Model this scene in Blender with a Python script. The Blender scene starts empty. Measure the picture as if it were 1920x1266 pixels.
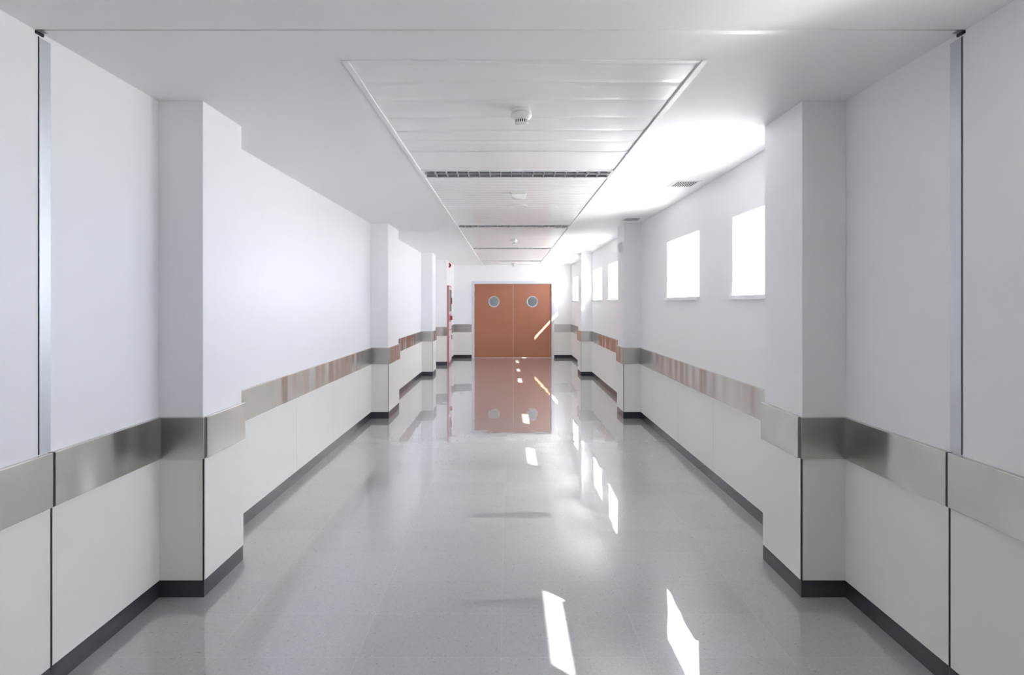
import bpy, bmesh, math, random
from mathutils import Vector
random.seed(4)
C = bpy.context.scene.collection
PI = math.pi
# ---------------------------------------------------------------- materials
def nodes(name):
    m = bpy.data.materials.new(name); m.use_nodes = True
    nt = m.node_tree; b = nt.nodes['Principled BSDF']
    return m, nt, b
def mat(name, col, rough=.5, metal=0., spec=.5, mottling=0., scale=6., bump=0., bscale=60., emit=None, estr=0., coat=0.):
    m, nt, b = nodes(name)
    b.inputs['Base Color'].default_value = (*col, 1); b.inputs['Roughness'].default_value = rough
    b.inputs['Metallic'].default_value = metal; b.inputs['Specular IOR Level'].default_value = spec
    b.inputs['Coat Weight'].default_value = coat
    tc = nt.nodes.new('ShaderNodeTexCoord')
    n = nt.nodes.new('ShaderNodeTexNoise'); n.inputs['Scale'].default_value = scale; n.inputs['Detail'].default_value = 4
    nt.links.new(tc.outputs['Object'], n.inputs['Vector'])
    r = nt.nodes.new('ShaderNodeMix'); r.data_type = 'RGBA'
    r.inputs[6].default_value = (*[c*(1-mottling) for c in col], 1); r.inputs[7].default_value = (*[min(1, c*(1+mottling)) for c in col], 1)
    nt.links.new(n.outputs['Fac'], r.inputs[0]); nt.links.new(r.outputs[2], b.inputs['Base Color'])
    if bump:
        n2 = nt.nodes.new('ShaderNodeTexNoise'); n2.inputs['Scale'].default_value = bscale
        nt.links.new(tc.outputs['Object'], n2.inputs['Vector'])
        bp = nt.nodes.new('ShaderNodeBump'); bp.inputs['Strength'].default_value = 1; bp.inputs['Distance'].default_value = bump
        nt.links.new(n2.outputs['Fac'], bp.inputs['Height']); nt.links.new(bp.outputs['Normal'], b.inputs['Normal'])
    if emit:
        b.inputs['Emission Color'].default_value = (*emit, 1); b.inputs['Emission Strength'].default_value = estr
    return m
def steel(name):
    m, nt, b = nodes(name)
    L = nt.links.new
    b.inputs['Metallic'].default_value = 1.
    tc = nt.nodes.new('ShaderNodeTexCoord'); mp = nt.nodes.new('ShaderNodeMapping')
    mp.inputs['Scale'].default_value = (3., 3., 500)
    n = nt.nodes.new('ShaderNodeTexNoise'); n.inputs['Scale'].default_value = 1; n.inputs['Detail'].default_value = 3
    L(tc.outputs['Object'], mp.inputs['Vector']); L(mp.outputs['Vector'], n.inputs['Vector'])
    rr = nt.nodes.new('ShaderNodeMapRange'); rr.inputs['To Min'].default_value = .24; rr.inputs['To Max'].default_value = .32
    b.inputs['Anisotropic'].default_value = .8
    cz = nt.nodes.new('ShaderNodeCombineXYZ'); cz.inputs[2].default_value = 1; L(cz.outputs[0], b.inputs['Tangent'])
    L(n.outputs['Fac'], rr.inputs['Value']); b.inputs['Roughness'].default_value = .27
    n3 = nt.nodes.new('ShaderNodeTexNoise'); n3.inputs['Scale'].default_value = 4; n3.inputs['Detail'].default_value = 3
    L(tc.outputs['Object'], n3.inputs['Vector'])
    mx = nt.nodes.new('ShaderNodeMix'); mx.data_type = 'RGBA'
    mx.inputs[6].default_value = (.54, .52, .49, 1); mx.inputs[7].default_value = (.68, .655, .62, 1)
    L(n3.outputs['Fac'], mx.inputs[0]); L(mx.outputs[2], b.inputs['Base Color'])
    m2 = nt.nodes.new('ShaderNodeMapping'); m2.inputs['Scale'].default_value = (1, 1, .25)
    n2 = nt.nodes.new('ShaderNodeTexNoise'); n2.inputs['Scale'].default_value = 2.2; n2.inputs['Detail'].default_value = 1
    L(tc.outputs['Object'], m2.inputs['Vector']); L(m2.outputs['Vector'], n2.inputs['Vector'])
    bp = nt.nodes.new('ShaderNodeBump'); bp.inputs['Distance'].default_value = .045
    L(n2.outputs['Fac'], bp.inputs['Height']); L(bp.outputs['Normal'], b.inputs['Normal'])
    return m
def floor_mat():
    m, nt, b = nodes('terrazzo_tile')
    L = nt.links.new
    tc = nt.nodes.new('ShaderNodeTexCoord')
    mp = nt.nodes.new('ShaderNodeMapping'); mp.inputs['Location'].default_value = (.033, -.07, 0)
    L(tc.outputs['Object'], mp.inputs['Vector'])
    br = nt.nodes.new('ShaderNodeTexBrick'); br.offset = 0; br.squash = 1
    br.inputs['Scale'].default_value = 1; br.inputs['Brick Width'].default_value = .65; br.inputs['Row Height'].default_value = .43
    br.inputs['Mortar Size'].default_value = .0014; br.inputs['Mortar Smooth'].default_value = .3
    br.inputs['Color1'].default_value = (.97, .97, .97, 1); br.inputs['Color2'].default_value = (1.03, 1.03, 1.03, 1); br.inputs['Mortar'].default_value = (1.16, 1.16, 1.16, 1)
    L(mp.outputs['Vector'], br.inputs['Vector'])
    v = nt.nodes.new('ShaderNodeTexVoronoi'); v.inputs['Scale'].default_value = 130
    L(tc.outputs['Object'], v.inputs['Vector'])
    cr = nt.nodes.new('ShaderNodeValToRGB')
    e = cr.color_ramp; e.elements[0].position = 0; e.elements[0].color = (.27, .27, .285, 1); e.elements[1].position = 1; e.elements[1].color = (.50, .50, .51, 1)
    for p, c in ((.12, .40), (.5, .42), (.85, .435), (.95, .47)):
        x = e.elements.new(p); x.color = (c, c, c*1.03, 1)
    L(v.outputs['Color'], cr.inputs['Fac'])
    n = nt.nodes.new('ShaderNodeTexNoise'); n.inputs['Scale'].default_value = 350; n.inputs['Detail'].default_value = 2
    L(tc.outputs['Object'], n.inputs['Vector'])
    mr = nt.nodes.new('ShaderNodeMapRange'); mr.inputs['To Min'].default_value = .88; mr.inputs['To Max'].default_value = 1.12
    L(n.outputs['Fac'], mr.inputs['Value'])
    m1 = nt.nodes.new('ShaderNodeMix'); m1.data_type = 'RGBA'; m1.blend_type = 'MULTIPLY'; m1.inputs[0].default_value = 1
    L(cr.outputs['Color'], m1.inputs[6]); L(br.outputs['Color'], m1.inputs[7])
    m2 = nt.nodes.new('ShaderNodeMix'); m2.data_type = 'RGBA'; m2.blend_type = 'MULTIPLY'; m2.inputs[0].default_value = 1
    L(m1.outputs[2], m2.inputs[6]); L(mr.outputs['Result'], m2.inputs[7])
    L(m2.outputs[2], b.inputs['Base Color'])
    b.inputs['Roughness'].default_value = .25
    b.inputs['Coat Weight'].default_value = 1; b.inputs['Coat IOR'].default_value = 1.75; b.inputs['Coat Roughness'].default_value = .012
    nn = nt.nodes.new('ShaderNodeTexNoise'); nn.inputs['Scale'].default_value = 2.6; nn.inputs['Detail'].default_value = 1.5
    L(tc.outputs['Object'], nn.inputs['Vector'])
    bp = nt.nodes.new('ShaderNodeBump'); bp.inputs['Distance'].default_value = .0014
    L(nn.outputs['Fac'], bp.inputs['Height']); L(bp.outputs['Normal'], b.inputs['Normal']); L(bp.outputs['Normal'], b.inputs['Coat Normal'])
    return m
def thin_glass(name, tint, refl):
    m = bpy.data.materials.new(name); m.use_nodes = True; nt = m.node_tree; nt.nodes.clear()
    o = nt.nodes.new('ShaderNodeOutputMaterial'); mx = nt.nodes.new('ShaderNodeMixShader')
    t = nt.nodes.new('ShaderNodeBsdfTransparent'); g = nt.nodes.new('ShaderNodeBsdfGlossy')
    t.inputs[0].default_value = (*tint, 1); g.inputs['Roughness'].default_value = .03; mx.inputs[0].default_value = refl
    nt.links.new(t.outputs[0], mx.inputs[1]); nt.links.new(g.outputs[0], mx.inputs[2]); nt.links.new(mx.outputs[0], o.inputs[0])
    return m
M = dict(
    wall=mat('white_wall_paint', (.87, .87, .875), .38, mottling=.012, scale=2.5, bump=.00015, bscale=220, spec=.35),
    ceil=mat('white_ceiling_paint', (.86, .86, .86), .6, mottling=.01, scale=2, spec=.3),
    panel=mat('cream_laminate', (.80, .785, .735), .36, mottling=.01, scale=3, spec=.4),
    base=mat('charcoal_baseboard', (.045, .043, .055), .22, mottling=.1, scale=30, spec=.5),
    gap=mat('black_joint_rubber', (.012, .010, .014), .5, mottling=.1),
    steel=steel('brushed_stainless'),
    alu=mat('satin_aluminium', (.62, .65, .68), .42, metal=.75, mottling=.03, scale=20),
    slat=mat('white_metal_slat', (.86, .86, .86), .24, mottling=.01, scale=4, spec=.55),
    profile=mat('white_edge_profile', (.84, .84, .84), .35, mottling=.01),
    plast=mat('white_plastic', (.80, .80, .77), .35, mottling=.01),
    plast2=mat('ivory_plastic', (.66, .67, .63), .35, mottling=.01),
    dark=mat('dark_vent_void', (.03, .03, .03), .6, mottling=.1),
    refl=mat('louvre_aluminium', (.34, .34, .36), .15, metal=1, mottling=.03, scale=30),
    blade=mat('louvre_blade', (.55, .55, .56), .3, metal=.6, mottling=.03),
    tube=mat('unlit_white_tube', (.85, .86, .86), .25, mottling=.01),
    door=mat('terracotta_laminate', (.40, .165, .095), .42, mottling=.05, scale=3, spec=.4),
    frame=mat('pale_grey_door_frame', (.66, .69, .74), .4, mottling=.02),
    wframe=mat('white_window_frame', (.82, .82, .82), .4, mottling=.01),
    sill=mat('white_window_sill', (.88, .88, .88), .25, mottling=.02),
    red=mat('red_enamel', (.42, .03, .035), .35, mottling=.05),
    dullred=mat('dull_red_enamel', (.42, .16, .16), .4, mottling=.05),
    paleb=mat('pale_cabinet_face', (.72, .62, .62), .35, mottling=.03),
    glass=thin_glass('window_glass', (.97, .98, .98), .05),
    pglass=thin_glass('porthole_glass', (.84, .88, .88), .22),
    floor=floor_mat(),
    paving=mat('pale_paving', (.62, .60, .56), .8, mottling=.08, scale=1.5),
    ext=mat('pale_render', (.7, .68, .64), .8, mottling=.05))
# ---------------------------------------------------------------- mesh helpers
def box(bm, x0, x1, y0, y1, z0, z1):
    x0, x1 = sorted((x0, x1)); y0, y1 = sorted((y0, y1)); z0, z1 = sorted((z0, z1))
    v = [bm.verts.new(p) for p in ((x0,y0,z0),(x1,y0,z0),(x1,y1,z0),(x0,y1,z0),(x0,y0,z1),(x1,y0,z1),(x1,y1,z1),(x0,y1,z1))]
    for f in ((0,3,2,1),(4,5,6,7),(0,1,5,4),(1,2,6,5),(2,3,7,6),(3,0,4,7)): bm.faces.new([v[i] for i in f])
def bbox(*a):
    bm = bmesh.new(); box(bm, *a); return bm
def lathe(prof, n=32, cx=0, cy=0):
    bm = bmesh.new(); rings = []
    for r, z in prof:
        rings.append([bm.verts.new((cx+r*math.cos(2*PI*i/n), cy+r*math.sin(2*PI*i/n), z)) for i in range(n)])
    for a, b in zip(rings, rings[1:]):
        for i in range(n):
            j = (i+1) % n; bm.faces.new((a[i], a[j], b[j], b[i]))
    for R in (rings[0], rings[-1]): bm.faces.new(R)
    bmesh.ops.recalc_face_normals(bm, faces=bm.faces)
    return bm
def link(name, bm, m, parent=None, loc=(0,0,0), bevel=0., smooth=False):
    me = bpy.data.meshes.new(name)
    if bm: bmesh.ops.recalc_face_normals(bm, faces=bm.faces); bm.to_mesh(me); bm.free()
    me.materials.append(m)
    o = bpy.data.objects.new(name, me); C.objects.link(o); o.location = loc
    if parent: o.parent = parent
    if smooth:
        for p in me.polygons: p.use_smooth = True
        me.set_sharp_from_angle(angle=math.radians(35))
    if bevel:
        md = o.modifiers.new('bevel', 'BEVEL'); md.width = bevel; md.segments = 2; md.limit_method = 'ANGLE'
    return o
def struct(name, bm, m, parent=None, label=None, **k):
    o = link(name, bm, m, parent, **k)
    if not parent: o['kind'] = 'structure'
    if label: o['label'] = label
    return o
def thing(name, label, cat, loc=(0,0,0), group=None, kind=None):
    o = bpy.data.objects.new(name, None); C.objects.link(o); o.location = loc; o.empty_display_size = .1
    if kind: o['kind'] = kind
    o['label'] = label
    if cat: o['category'] = cat
    if group: o['group'] = group
    return o
def tag(o, label, cat, group=None):
    o['label'] = label; o['category'] = cat
    if group: o['group'] = group
    return o
def copy_tree(o, parent=None):
    c = o.copy(); C.objects.link(c); c.parent = parent
    for ch in list(o.children): copy_tree(ch, c)
    return c
# ---------------------------------------------------------------- dimensions
H = 2.70                      # ceiling height
XL, XR = -1.905, 1.84         # wall faces
YN, YE = -12.0, 19.80          # near end, far end wall
T = .46                       # outer wall thickness
SZ0, SZ1 = 1.66, 2.30         # window heights
WY = [(.50, 1.83), (4.28, 5.60), (6.58, 7.90), (11.2, 12.53), (13.42, 14.74), (15.70, 17.02), (17.98, 19.32), (21.2, 22.6)]  # last opening is added to light the unseen room behind the doors
JY0, JY1 = 2.768, 2.838       # expansion joint cover
GY0, GY1 = 2.823, 2.837       # dark gap under it
YB = 24.0
# floor and shell
bm = bbox(XL-.3, XR+T, YN-.2, YB+.2, -.12, 0)
struct('floor', bm, M['floor'])
struct('wall_left', bbox(XL-.3, XL, YN, YB, 0, H), M['wall'])
struct('wall_left_step', bbox(XL, -1.58, 17.5, YE, 0, H), M['wall'], label='white wall step projecting from the left wall before the doors')
bm = bmesh.new()
ys = [YN] + [v for w in WY for v in w] + [YB]; zs = [0, SZ0, SZ1, H]
vx = [[[bm.verts.new((x, y, z)) for z in zs] for y in ys] for x in (XR, XR+T)]
solid = lambda i, k: 0 <= i < len(ys)-1 and 0 <= k < 3 and not (k == 1 and i % 2 == 1)
for i in range(len(ys)-1):
    for k in range(3):
        if not solid(i, k): continue
        for g in (0, 1): bm.faces.new((vx[g][i][k], vx[g][i+1][k], vx[g][i+1][k+1], vx[g][i][k+1]))
        for di, dk, p, q in ((-1, 0, (i, k), (i, k+1)), (1, 0, (i+1, k), (i+1, k+1)), (0, -1, (i, k), (i+1, k)), (0, 1, (i, k+1), (i+1, k+1))):
            if not solid(i+di, k+dk): bm.faces.new((vx[0][p[0]][p[1]], vx[0][q[0]][q[1]], vx[1][q[0]][q[1]], vx[1][p[0]][p[1]]))
struct('wall_right', bm, M['wall'])
# end wall with door opening
DX0, DX1, DZ = -1.045, 1.315, 2.215
bm = bmesh.new()
box(bm, XL-.3, DX0, YE, YE+.2, 0, H); box(bm, DX1, XR, YE, YE+.2, 0, H); box(bm, DX0, DX1, YE, YE+.2, DZ, H)
struct('wall_end', bm, M['wall'])
struct('wall_far_room', bbox(XL-.3, XR+T, YB, YB+.2, 0, H), M['wall'])
struct('wall_near', bbox(XL-.3, XR+T, YN-.2, YN, 0, H), M['wall'])
# ceiling with the long opening for the metal strip ceiling
TX0, TX1, TY0, TY1 = -.755, .905, 3.09, YE
bm = bmesh.new()
JC0, JC1 = 2.745, 2.79
box(bm, XL-.3, XR+T, YN-.2, JC0, H, H+.25)
box(bm, XL-.3, XR+T, JC0, JC1, H+.03, H+.25)
box(bm, XL-.3, XR+T, JC1, TY0, H, H+.25)
box(bm, XL-.3, TX0, TY0, TY1, H, H+.25); box(bm, TX1, XR+T, TY0, TY1, H, H+.25)
box(bm, XL-.3, XR+T, TY1, YB+.2, H, H+.25); box(bm, TX0, TX1, TY0, TY1, H+.17, H+.25)
struct('ceiling', bm, M['ceil'])
tn = [0]
def trim(bm, m, label=None, **k):
    tn[0] += 1
    return struct('trim_%d' % tn[0], bm, m, label=label, **k)
# joint cover across ceiling
bm = bbox(XL+.03, XR-.03, JC0+.010, JC1, H-.002, H+.02)
trim(bm, M['profile'], 'white cover strip of the movement joint across the ceiling')
trim(bbox(XL, XR, JC0-.001, JC1+.001, H+.0205, H+.0295), M['gap'], 'dark gap of the movement joint across the ceiling')
# ---------------------------------------------------------------- metal strip ceiling
LUM = [5.84, 9.81, 13.80, 17.95]
LH = .165
edges = [3.125]
cuts = [(c-LH, c+LH) for c in LUM]
def runs():
    y = 3.125; out = []
    for a, b in cuts + [(YE-.03, None)]:
        if y < 4: out += [(3.125, 3.425), (3.425, 3.72), (3.72, 4.07), (4.07, 4.385), (4.385, 4.67), (4.67, 4.97), (4.97, a)]
        else:
            n = round((a-y)/.1525); s = (a-y)/n
            out += [(y+i*s, y+(i+1)*s) for i in range(n)]
        y = b
    return out
bm = bmesh.new()
for a, b in runs():
    g = .0012; t = random.uniform(-.0012, .0012); sag = -random.uniform(.0005, .0018)
    zs = []
    N = 6
    top = H+.02
    pts = []
    for i in range(N+1):
        u = i/N; y = a+g+(b-a-2*g)*u
        z = H+.0045 + t*(u-.5) + sag*(1-(2*u-1)**2) + (.002 if i in (0, N) else 0)
        pts.append((y, z))
    vs = []
    for x in (TX0+.032, TX1-.032):
        vs.append([bm.verts.new((x, y, z)) for y, z in pts] + [bm.verts.new((x, pts[-1][0], top)), bm.verts.new((x, pts[0][0], top))])
    n = len(vs[0])
    for i in range(n):
        j = (i+1) % n; bm.faces.new((vs[0][i], vs[0][j], vs[1][j], vs[1][i]))
    bm.faces.new(vs[0]); bm.faces.new(vs[1][::-1])
struct('ceiling_metal_strips', bm, M['slat'], label='long inset of white metal strips running down the ceiling')
bm = bmesh.new()
W = .032
box(bm, TX0, TX0+W-.003, TY0, TY1, H-.006, H+.03); box(bm, TX1-W+.003, TX1, TY0, TY1, H-.006, H+.03)
box(bm, TX0+W, TX1-W, TY0, TY0+W, H-.004, H+.03)
box(bm, TX0+W, TX1-W, 4.965, 4.975, H-.003, H+.004)
trim(bm, M['profile'], 'white edge profile around the metal strip ceiling', bevel=.002)
# ---------------------------------------------------------------- louvre ceiling lights
def louvre_light():
    t = thing('louvre_ceiling_light', '', 'ceiling light', (0.075, 0, H), 'unlit louvred ceiling lights')
    hw, hl = .80, LH-.004
    bm = bmesh.new()
    box(bm, -hw, hw, -hl, -hl+.008, -.004, .10); box(bm, -hw, hw, hl-.008, hl, -.004, .10)
    box(bm, -hw, -hw+.01, -hl+.008, hl-.008, -.004, .10); box(bm, hw-.01, hw, -hl+.008, hl-.008, -.004, .10)
    box(bm, -hw, hw, -hl, hl, .10, .108)
    link('housing', bm, M['profile'], t)
    bm = bmesh.new()
    n = 17; N = 40; w = (hw-.012)*2/n
    # curved mirror reflectors
    for s in (-1, 1):
        prev = None
        for i in range(9):
            u = i/8; y = s*(hl-.01)*(1-u) + s*.004*u; z = .005+.085*math.sin(u*PI*.75)
            r = [bm.verts.new((-hw+.012, y, z)), bm.verts.new((hw-.012, y, z))]
            if prev: bm.faces.new((prev[0], prev[1], r[1], r[0]))
            prev = r
    link('reflector', bm, M['refl'], t, smooth=True)
    bm = bmesh.new()
    for i in range(1, n):
        x = -hw+.012+w*i
        box(bm, x-.0022, x+.0022, -hl+.01, hl-.01, -.003, .026)
    box(bm, -hw+.012, hw-.012, -.003, .003, -.002, .010)
    link('louvre', bm, M['blade'], t)
    for y in (-.075, .075):
        bm = lathe([(.0, -.73), (.008, -.73), (.008, -.72), (.013, -.715), (.013, .715), (.008, .72), (.008, .73), (0, .73)], 12)
        bmesh.ops.rotate(bm, verts=bm.verts, cent=(0,0,0), matrix=__import__('mathutils').Matrix.Rotation(PI/2, 3, 'Y'))
        link('fluorescent_tube', bm, M['tube'], t, (0, y, .050), smooth=True)
    return t
l0 = louvre_light()
LL = ['unlit louvred ceiling light nearest the camera, its grid clearly visible', 'unlit louvred ceiling light second from the camera, beyond the emergency light',
      'unlit louvred ceiling light third from the camera, seen as a thin strip', 'unlit louvred ceiling light furthest away, just before the terracotta doors']
for i, y in enumerate(LUM):
    o = l0 if i == 0 else copy_tree(l0)
    o.location = (.075, y, H); o['label'] = LL[i]
# ---------------------------------------------------------------- detectors
def detector():
    t = thing('smoke_detector', '', 'smoke detector', (0,0,0), 'smoke detectors on the metal ceiling')
    link('base', lathe([(0, 0), (.052, 0), (.056, -.006), (.056, -.014), (.053, -.017), (0, -.017)], 40), M['plast'], t, smooth=True)
    link('body', lathe([(0, -.017), (.050, -.0175), (.060, -.024), (.061, -.034), (.056, -.046), (.045, -.056), (.040, -.060), (0, -.060)], 40), M['plast'], t, smooth=True)
    link('sensor_chamber', lathe([(0, -.060), (.036, -.0602), (.034, -.076), (0, -.076)], 32), M['dark'], t, smooth=True)
    bm = bmesh.new()
    for i in range(20):
        a = 2*PI*i/20; c, s = math.cos(a), math.sin(a)
        v0 = len(bm.verts)
        b2 = bmesh.new(); box(b2, .034, .0385, -.0022, .0022, -.077, -.0595)
        bmesh.ops.rotate(b2, verts=b2.verts, cent=(0,0,0), matrix=__import__('mathutils').Matrix.Rotation(a, 3, 'Z'))
        me = bpy.data.meshes.new('tmp'); b2.to_mesh(me); b2.free(); bm.from_mesh(me); bpy.data.meshes.remove(me)
    link('vent_ribs', bm, M['plast'], t)
    link('cap', lathe([(0, -.0765), (.038, -.0766), (.037, -.082), (.028, -.086), (0, -.087)], 32), M['plast'], t, smooth=True)
    return t
d0 = detector()
for i, (x, y, lb) in enumerate([(.075, 3.90, 'white smoke detector nearest the camera with dark vent slots under its rim'),
        (.10, 11.85, 'small white smoke detector between the second and third louvred lights'),
        (.15, 19.0, 'tiny white smoke detector just above the terracotta doors')]):
    o = d0 if i == 0 else copy_tree(d0)
    o.location = (x, y, H+.0035); o['label'] = lb
# emergency light (rounded box)
t = thing('emergency_light', 'white rounded emergency light box on the metal ceiling behind the nearest louvred light', 'emergency light', (.105, 6.83, H+.003))
link('base_plate', bbox(-.078, .078, -.06, .06, -.018, .004), M['plast2'], t, bevel=.005)
bm = bmesh.new(); pr = []
for i in range(15):
    a = PI*i/14; pr.append((-.070*math.cos(a) if abs(math.cos(a)) < .9 else -.070*math.copysign(1, math.cos(a)), -.018-.050*math.sin(a)**.6))
ra = [bm.verts.new((x, -.05, z)) for x, z in pr]; rb = [bm.verts.new((x, .05, z)) for x, z in pr]
for i in range(len(pr)-1): bm.faces.new((ra[i], ra[i+1], rb[i+1], rb[i]))
bm.faces.new(ra); bm.faces.new(rb[::-1]); bm.faces.new((ra[0], rb[0], rb[-1], ra[-1]))
link('diffuser', bm, mat('frosted_cover', (.82, .82, .80), .2), t, bevel=.004, smooth=True)
link('lamp_label', bbox(-.035, .035, -.0515, -.0505, -.040, -.026), M['profile'], t)
# flush disc
t = thing('ceiling_speaker', 'flush round white ceiling disc behind the emergency light', 'ceiling speaker', (.11, 7.75, H+.003))
link('rim', lathe([(.098, -.001), (.105, -.001), (.112, -.005), (.108, -.009), (.098, -.008)], 40), M['slat'], t, smooth=True)
link('grille', lathe([(0, -.001), (.0975, -.001), (.0975, -.005), (.06, -.007), (0, -.0075)], 40), M['slat'], t, smooth=True)
# ceiling vents
def vent():
    t = thing('ceiling_vent', '', 'air vent', (0,0,0), 'ceiling vents along the window wall')
    bm = bmesh.new(); a, b = .12, .16
    box(bm, -a, a, -b, -b+.02, -.006, 0); box(bm, -a, a, b-.02, b, -.006, 0)
    box(bm, -a, -a+.02, -b+.02, b-.02, -.006, 0); box(bm, a-.02, a, -b+.02, b-.02, -.006, 0)
    link('frame', bm, M['profile'], t, bevel=.002)
    link('duct', bbox(-a+.02, a-.02, -b+.02, b-.02, -.0012, -.0002), M['dark'], t)
    n = 9
    for i in range(n):
        x = -a+.02+(2*a-.04)*(i+.5)/n
        bm = bmesh.new()
        v = [bm.verts.new(p) for p in ((x-.007, -b+.021, -.0055), (x+.006, -b+.021, -.003), (x+.006, b-.021, -.003), (x-.007, b-.021, -.0055))]
        bm.faces.new(v); w = [bm.verts.new((q.co.x+.001, q.co.y, q.co.z+.0008)) for q in v]; bm.faces.new(w[::-1])
        for k in range(4): bm.faces.new((v[k], w[k], w[(k+1) % 4], v[(k+1) % 4]))
        link('slat', bm, M['profile'], t)
    return t
v0 = vent()
for i, (x, y, lb) in enumerate([(1.625, 6.30, 'slatted square air vent in the ceiling above the first pair of windows'),
        (1.625, 8.97, 'slatted air vent in the ceiling just in front of the second right column'),
        (1.66, 14.45, 'small air vent in the ceiling just in front of the third right column'),
        (1.66, 19.2, 'furthest air vent in the ceiling in the corner right of the doors')]):
    o = v0 if i == 0 else copy_tree(v0)
    o.location = (x, y, H); o['label'] = lb
# ---------------------------------------------------------------- columns
CXL, CXR = -1.662, 1.600
LC = [(3.717, 4.255), (9.45, 10.34), (14.95, 15.60)]
RC = [(3.717, 4.262), (9.45, 9.975), (14.95, 15.62)]
ordn = ['nearest', 'second', 'third']
cn = 0
for k, (a, b) in enumerate(LC):
    struct('wall_column', bbox(XL, CXL, a, b, 0, H), M['wall'], label='%s white column on the left wall' % ordn[k], bevel=.003)
for k, (a, b) in enumerate(RC):
    struct('wall_column', bbox(CXR, XR, a, b, 0, H), M['wall'], label='%s white column on the window wall' % ordn[k], bevel=.003)
# ---------------------------------------------------------------- cladding, bands, baseboards
Z0, Z1 = .092, .752; B0, B1 = .754, .980
DP, DB, DS = .011, .024, .009     # depth of panel, band, baseboard
def seg(side, kind, a, b, face, z0, z1, d, bm, trimA=0, trimB=0):
    s = 1 if side == 'L' else -1    # direction the wall faces in x
    if kind == 'y': box(bm, face, face+s*d, a+trimA, b-trimB, z0, z1)          # runs along y, faces the corridor
    else: box(bm, a, b, face-d, face, z0, z1)                                   # runs along x, faces the camera
def build_side(side, X, CX, cols, seams, narrow=None):
    s = 1 if side == 'L' else -1
    nm = 'left' if side == 'L' else 'right'
    base = bmesh.new(); segs = []
    # list of (kind, a, b, face, concaveStart, concaveEnd, label)
    y = GY1
    segs.append(['y', YN, GY0, X, 0, 0, 'cut off by the picture edge'])
    for k, (a, b) in enumerate(cols):
        segs.append(['y', y, a, X, 0 if k == 0 else 0, 1, ['between the dark joint and the nearest column', 'between nearest and second columns', 'between second and third columns'][k]])
        segs.append(['x', X, CX, a, 0, 0, 'on the front of the %s column' % ordn[k]])
        segs.append(['y', a, b, CX, 0, 0, 'on the corridor side of the %s column' % ordn[k]])
        y = b
    if narrow:
        segs.append(['y', y, 17.5, X, 0, 1, 'behind the third column']); segs.append(['x', X, narrow, 17.5, 0, 0, 'on the step before the fire cabinet'])
        segs.append(['y', 17.5, YE, narrow, 0, 1, 'beside the fire cabinet'])
    else: segs.append(['y', y, YE, X, 0, 1, 'behind the third column'])
    for kd, a, b, f, c0, c1, lb in segs:
        where = '%s wall' % nm
        # cladding panels: one mesh per run, seams as 3 mm grooves
        bm = bmesh.new()
        if kd == 'y':
            cut = [a] + [q for q in seams if a+.15 < q < b-.15] + [b-(DP if c1 else 0)]
            if narrow and f == narrow: cut = [18.42, cut[-1]]; box(bm, f, f+s*DP, 17.5, 17.58, Z0, Z1)
            for p, q in zip(cut, cut[1:]):
                box(bm, f, f+s*DP, p+(.0028 if p != a else 0), q-(.0028 if q != cut[-1] else 0), Z0, Z1)
        else: seg(side, kd, a, b, f, Z0, Z1, DP, bm)
        trim(bm, M['panel'], 'cream wainscot cladding %s on the %s' % (lb, where), bevel=.0008)
        # baseboard
        if kd == 'y':
            if narrow and f == narrow:
                box(base, f, f+s*DS, 17.5, 17.58, 0, Z0-.002); box(base, f, f+s*DS, 18.42, b-DS, 0, Z0-.002)
            else: box(base, f, f+s*DS, a, b-(DS if c1 else 0), 0, Z0-.002)
        else: seg(side, kd, a, b+s*DS, f, 0, Z0-.002, DS, base)
        # steel band
        pieces = []
        if kd == 'y':
            e = b-(DB if c1 else 0)
            if abs(a-cols[0][1]) < .01: pieces = [(a, 6.2, ', near length'), (6.203, e, ', far length')]
            elif narrow and f == narrow: pieces = [(18.42, e, '')]
            else: pieces = [(a, e, '')]
            for p, q, ex in pieces:
                bm = bmesh.new(); box(bm, f, f+s*DB, p, q, B0, B1)
                o = link('steel_bumper_band', bm, M['steel'], bevel=.0025)
                tag(o, 'brushed steel bumper band %s on the %s%s' % (lb, where, ex), 'bumper rail', 'steel bumper bands along the corridor walls')
        else:
            bm = bmesh.new(); box(bm, a, b+s*DB*.55, f-DB, f, B0, B1)
            o = link('steel_bumper_band', bm, M['steel'], bevel=.0025)
            tag(o, 'brushed steel bumper plate %s, %s' % (lb, where), 'bumper rail', 'steel bumper bands along the corridor walls')
            # dark corner bead
            trim(bbox(b+s*.001, b+s*DP*.55, f-DP*.55, f-.001, 0, B0), M['gap'], 'thin dark corner joint %s, %s' % (lb, where))
    struct('baseboard_%s' % nm, base, M['base'])
    # movement joint
    bm = bmesh.new(); box(bm, X, X+s*.0095, GY0, GY1, 0, B0); box(bm, X, X+s*.021, GY0, GY1, B0, B1)
    trim(bm, M['gap'], 'dark vertical joint low on the %s wall' % nm)
    bm = bmesh.new()
    box(bm, X, X+s*.004, JY0, JY1, B1+.003, H-.022)
    trim(bm, M['alu'], 'aluminium joint cover strip high on the %s wall' % nm, bevel=.002)
    trim(bbox(X, X+s*.003, JY0-.003, JY0, B1+.003, H-.02), M['gap'], 'thin shadow gap beside the joint cover on the %s wall' % nm)
    bm = bmesh.new(); box(bm, X, X+s*.007, JC0+.002, JC1+.002, H-.014, H-.0025)
    trim(bm, M['gap'], 'black rubber plug at the top of the %s joint' % nm)
build_side('L', XL, CXL, LC, [1.0, 4.85, 6.11, 7.40, 8.62, 11.6, 12.9, 14.2, 16.8], narrow=-1.58)
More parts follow.
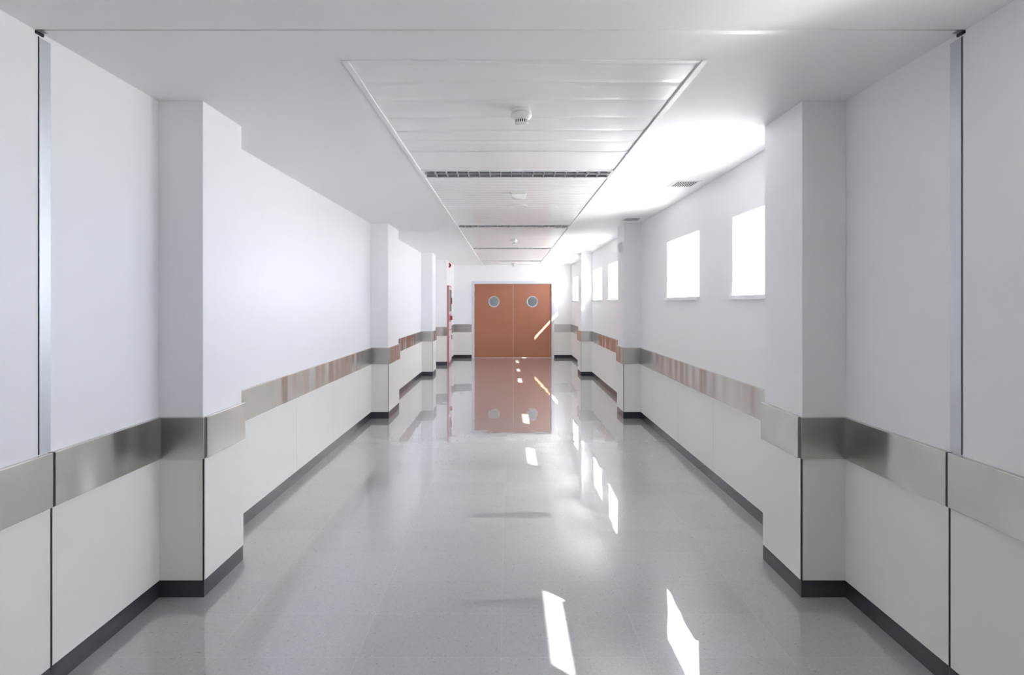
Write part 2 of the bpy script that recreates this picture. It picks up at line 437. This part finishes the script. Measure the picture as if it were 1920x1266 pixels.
build_side('R', XR, CXR, RC, [1.0, 4.85, 6.10, 7.36, 8.66, 11.6, 12.9, 14.2, 16.8])
# end wall cladding
bm = bmesh.new(); box(bm, -1.58+DS, DX0, YE-DS, YE, 0, Z0-.002); box(bm, DX1, XR-DS, YE-DS, YE, 0, Z0-.002)
struct('baseboard_end', bm, M['base'])
for a, b, d, w in ((-1.58+DP, DX0, 1, 'left'), (DX1, XR-DP, -1, 'right')):
    trim(bbox(a, b, YE-DP, YE, Z0, Z1), M['panel'], 'cream wainscot cladding on the end wall, %s of the doors' % w)
for a, b, w in ((-1.58+DB, DX0, 'left'), (DX1, XR-DB, 'right')):
    o = link('steel_bumper_band', bbox(a, b, YE-DB, YE, B0, B1), M['steel'], bevel=.0025)
    tag(o, 'short brushed steel bumper band on the end wall, %s of the doors' % w, 'bumper rail', 'steel bumper bands along the corridor walls')
# ---------------------------------------------------------------- windows
for n, (a, b) in enumerate(WY, 1):  # the final one is the added far-room window, out of view
    t = thing('window_%d' % n, 'bright window in the right wall', None, (XR, (a+b)/2, SZ0), kind='structure')
    del t['label']
    w = (b-a)/2; h = SZ1-SZ0; x0, x1 = .39, .43; fw = .055
    bm = bmesh.new()
    box(bm, x0, x1, -w, w, 0, fw*.7); box(bm, x0, x1, -w, w, h-fw, h); box(bm, x0, x1, -w, -w+fw, fw*.7, h-fw); box(bm, x0, x1, w-fw*.6, w, fw*.7, h-fw)
    link('window_frame', bm, M['wframe'], t, bevel=.003)
    link('window_pane', bbox(.408, .412, -w+fw, w-fw*.6, fw*.7, h-fw), M['glass'], t)
    bm = bmesh.new(); box(bm, -.034, .0, -w-.01, w+.01, -.034, .0); box(bm, 0, .388, -w+.001, w-.001, .0005, .004)
    link('window_sill', bm, M['sill'], t, bevel=.002)
# ---------------------------------------------------------------- double door
t = thing('door_1', 'closed pair of terracotta doors with round portholes at the end of the corridor', None, (0, YE, 0), kind='structure')
bm = bmesh.new(); fo = .014
LX0, LX1, LZ = -.985, 1.255, 2.145
for x0, x1, z0, z1 in ((DX0-.015, LX0, 0, DZ+.015), (LX1, DX1+.015, 0, DZ+.015), (LX0, LX1, LZ+.012, DZ+.015)):
    box(bm, x0, x1, -fo-.012, -.0005, z0, z1)
box(bm, DX0, LX0, 0, .12, 0, DZ); box(bm, LX1, DX1, 0, .12, 0, DZ); box(bm, LX0, LX1, 0, .12, LZ+.012, DZ)
link('door_frame', bm, M['frame'], t, bevel=.002)
mid = .142
def leaf(x0, x1, pc, hinge_x):
    N = 48; R = .150; pz = 1.635; z0, z1 = .012, LZ
    bm = bmesh.new()
    def ring(y):
        inner = []; outer = []
        for i in range(N):
            a = 2*PI*i/N; c, s = math.cos(a), math.sin(a)
            inner.append(bm.verts.new((pc+R*c, y, pz+R*s)))
            # project to rectangle
            ts = []
            if c > 1e-9: ts.append((x1-pc)/c)
            if c < -1e-9: ts.append((x0-pc)/c)
            if s > 1e-9: ts.append((z1-pz)/s)
            if s < -1e-9: ts.append((z0-pz)/s)
            q = min(ts); outer.append([pc+q*c, y, pz+q*s])
        for cx, cz in ((x0,z0),(x0,z1),(x1,z0),(x1,z1)):
            i = min(range(N), key=lambda i: (outer[i][0]-cx)**2+(outer[i][2]-cz)**2); outer[i] = [cx, y, cz]
        return inner, [bm.verts.new(p) for p in outer]
    a1, a2 = ring(.030); b1, b2 = ring(.075)
    for i in range(N):
        j = (i+1) % N
        bm.faces.new((a1[i], a1[j], a2[j], a2[i])); bm.faces.new((b1[i], b2[i], b2[j], b1[j]))
        bm.faces.new((a1[i], b1[i], b1[j], a1[j])); bm.faces.new((a2[i], a2[j], b2[j], b2[i]))
    lf = link('door_leaf', bm, M['door'], t)
    rg = bmesh.new(); prof = [(.134, .024), (.160, .022), (.164, .029), (.150, .030), (.150, .074), (.134, .074)]
    rr = [[rg.verts.new((pc+r*math.cos(2*PI*i/N), y, pz+r*math.sin(2*PI*i/N))) for i in range(N)] for r, y in prof]
    for k in range(len(rr)):
        A, B = rr[k], rr[(k+1) % len(rr)]
        for i in range(N): rg.faces.new((A[i], A[(i+1) % N], B[(i+1) % N], B[i]))
    link('porthole_ring', rg, M['alu'], lf, smooth=True)
    g = bmesh.new()
    for y in (.050, .054):
        g.faces.new([g.verts.new((pc+.133*math.cos(2*PI*i/N), y, pz+.133*math.sin(2*PI*i/N))) for i in range(N)])
    link('porthole_glass', g, M['pglass'], lf)
    for z in (.35, 1.72, 1.98):
        h = lathe([(0, z-.06), (.009, z-.06), (.009, z+.06), (0, z+.06)], 12, hinge_x, .022)
        link('hinge', h, M['alu'], lf, smooth=True)
leaf(LX0+.004, mid-.003, -.415, LX0+.002)
leaf(mid+.003, LX1-.004, .700, LX1-.002)
# ---------------------------------------------------------------- fire equipment by the doors
fx = -1.58
t = thing('fire_hose_cabinet', 'tall pale fire hose cabinet with red trim on the left wall before the doors', 'fire cabinet', (fx, 18.0, .02))
link('cabinet_body', bbox(0, .045, -.40, .40, .0, 2.03), M['dullred'], t, bevel=.004)
up = link('upper_door', bbox(.045, .056, -.375, .375, 1.27, 2.0), M['paleb'], t, bevel=.003)
link('glass_window', bbox(.0562, .0585, -.30, .30, 1.36, 1.92), thin_glass('cabinet_glass', (.6, .6, .6), .3), up)
link('door_handle', bbox(.056, .072, .31, .345, 1.55, 1.72), M['red'], up, bevel=.003)
lo = link('lower_door', bbox(.045, .056, -.375, .375, .06, .86), M['paleb'], t, bevel=.003)
link('door_handle', bbox(.056, .072, .31, .345, .60, .72), M['red'], lo, bevel=.003)
link('lock', lathe([(0, 0), (.018, 0), (.018, .02), (0, .02)], 16), M['alu'], lo, (.066, -.30, .68))
link('middle_panel', bbox(.045, .056, -.375, .375, .89, 1.09), M['paleb'], t, bevel=.003)
al = thing('fire_alarm_call_point', 'small red fire alarm call point on the pale fire cabinet', 'fire alarm', (fx+.0565, 18.1, 1.20))
link('housing', bbox(-.011, .042, -.055, .055, -.052, .052), M['red'], al, bevel=.004)
link('press_plate', bbox(.042, .044, -.03, .03, -.03, .03), M['paleb'], al)
s = thing('alarm_sounder', 'small red and black alarm sounder high on the left wall near the doors', 'alarm', (fx, 18.2, 2.60))
link('base', bbox(-.002, .03, -.065, .065, -.065, .065), M['red'], s, bevel=.004)
bm = lathe([(0, .028), (.034, .028), (.038, .040), (.034, .06), (.02, .062), (0, .055)], 24)
bmesh.ops.rotate(bm, verts=bm.verts, cent=(0,0,0), matrix=__import__('mathutils').Matrix.Rotation(PI/2, 3, 'Y'))
link('horn', bm, M['dark'], s, smooth=True)
# white wall sensor on second right column
t = thing('wall_sensor', 'small white wall box high on the corridor side of the second right column', 'sensor', (CXR, 9.68, 2.385))
link('base', bbox(-.012, 0, -.06, .06, -.07, .07), M['plast'], t, bevel=.003)
bm = bmesh.new()
pts = [(-.012, .066), (-.040, .055), (-.052, .02), (-.040, -.04), (-.012, -.066)]
ra = [bm.verts.new((x, -.052, z)) for x, z in pts]; rb = [bm.verts.new((x, .052, z)) for x, z in pts]
for i in range(5): bm.faces.new((ra[i], ra[(i+1) % 5], rb[(i+1) % 5], rb[i]))
bm.faces.new(ra[::-1]); bm.faces.new(rb)
link('lens_cover', bm, M['plast'], t, bevel=.004)
# ---------------------------------------------------------------- outside
struct('paved_ground', bbox(XR+T, 40, -30, 60, -.3, -.12), M['paving'], label='pale paving outside the windows')
# ---------------------------------------------------------------- light
W_ = bpy.data.worlds.new('sky'); bpy.context.scene.world = W_; W_.use_nodes = True
bg = W_.node_tree.nodes['Background']; bg.inputs[0].default_value = (.80, .84, 1.0, 1); bg.inputs[1].default_value = 4.6
sd = bpy.data.lights.new('sun', 'SUN'); sd.energy = 13.; sd.angle = .009; sd.color = (1., .95, .88)
so = bpy.data.objects.new('sun', sd); C.objects.link(so)
so.location = (12, -10, 12)
so.rotation_euler = Vector((-.92, 1.10, -1.0)).to_track_quat('-Z', 'Y').to_euler()
# ---------------------------------------------------------------- camera
cd = bpy.data.cameras.new('camera'); co = bpy.data.objects.new('camera', cd); C.objects.link(co)
co.location = (0, 0, 1.6); co.rotation_euler = (PI/2, 0, 0)
cd.sensor_width = 36; cd.sensor_fit = 'HORIZONTAL'; cd.lens = 24
cd.shift_x = 7/1920; cd.shift_y = -65/1920; cd.clip_start = .02; cd.clip_end = 300
S = bpy.context.scene; S.camera = co
S.view_settings.view_transform = 'Standard'; S.view_settings.look = 'None'; S.view_settings.gamma = 1
S.view_settings.use_curve_mapping = False; S.view_settings.exposure = 2.08
try:
    S.cycles.caustics_reflective = True; S.cycles.blur_glossy = .06; S.cycles.sample_clamp_indirect = 20; S.cycles.use_guiding = True
    S.cycles.max_bounces = 14; S.cycles.diffuse_bounces = 10; S.cycles.glossy_bounces = 8
except Exception: pass
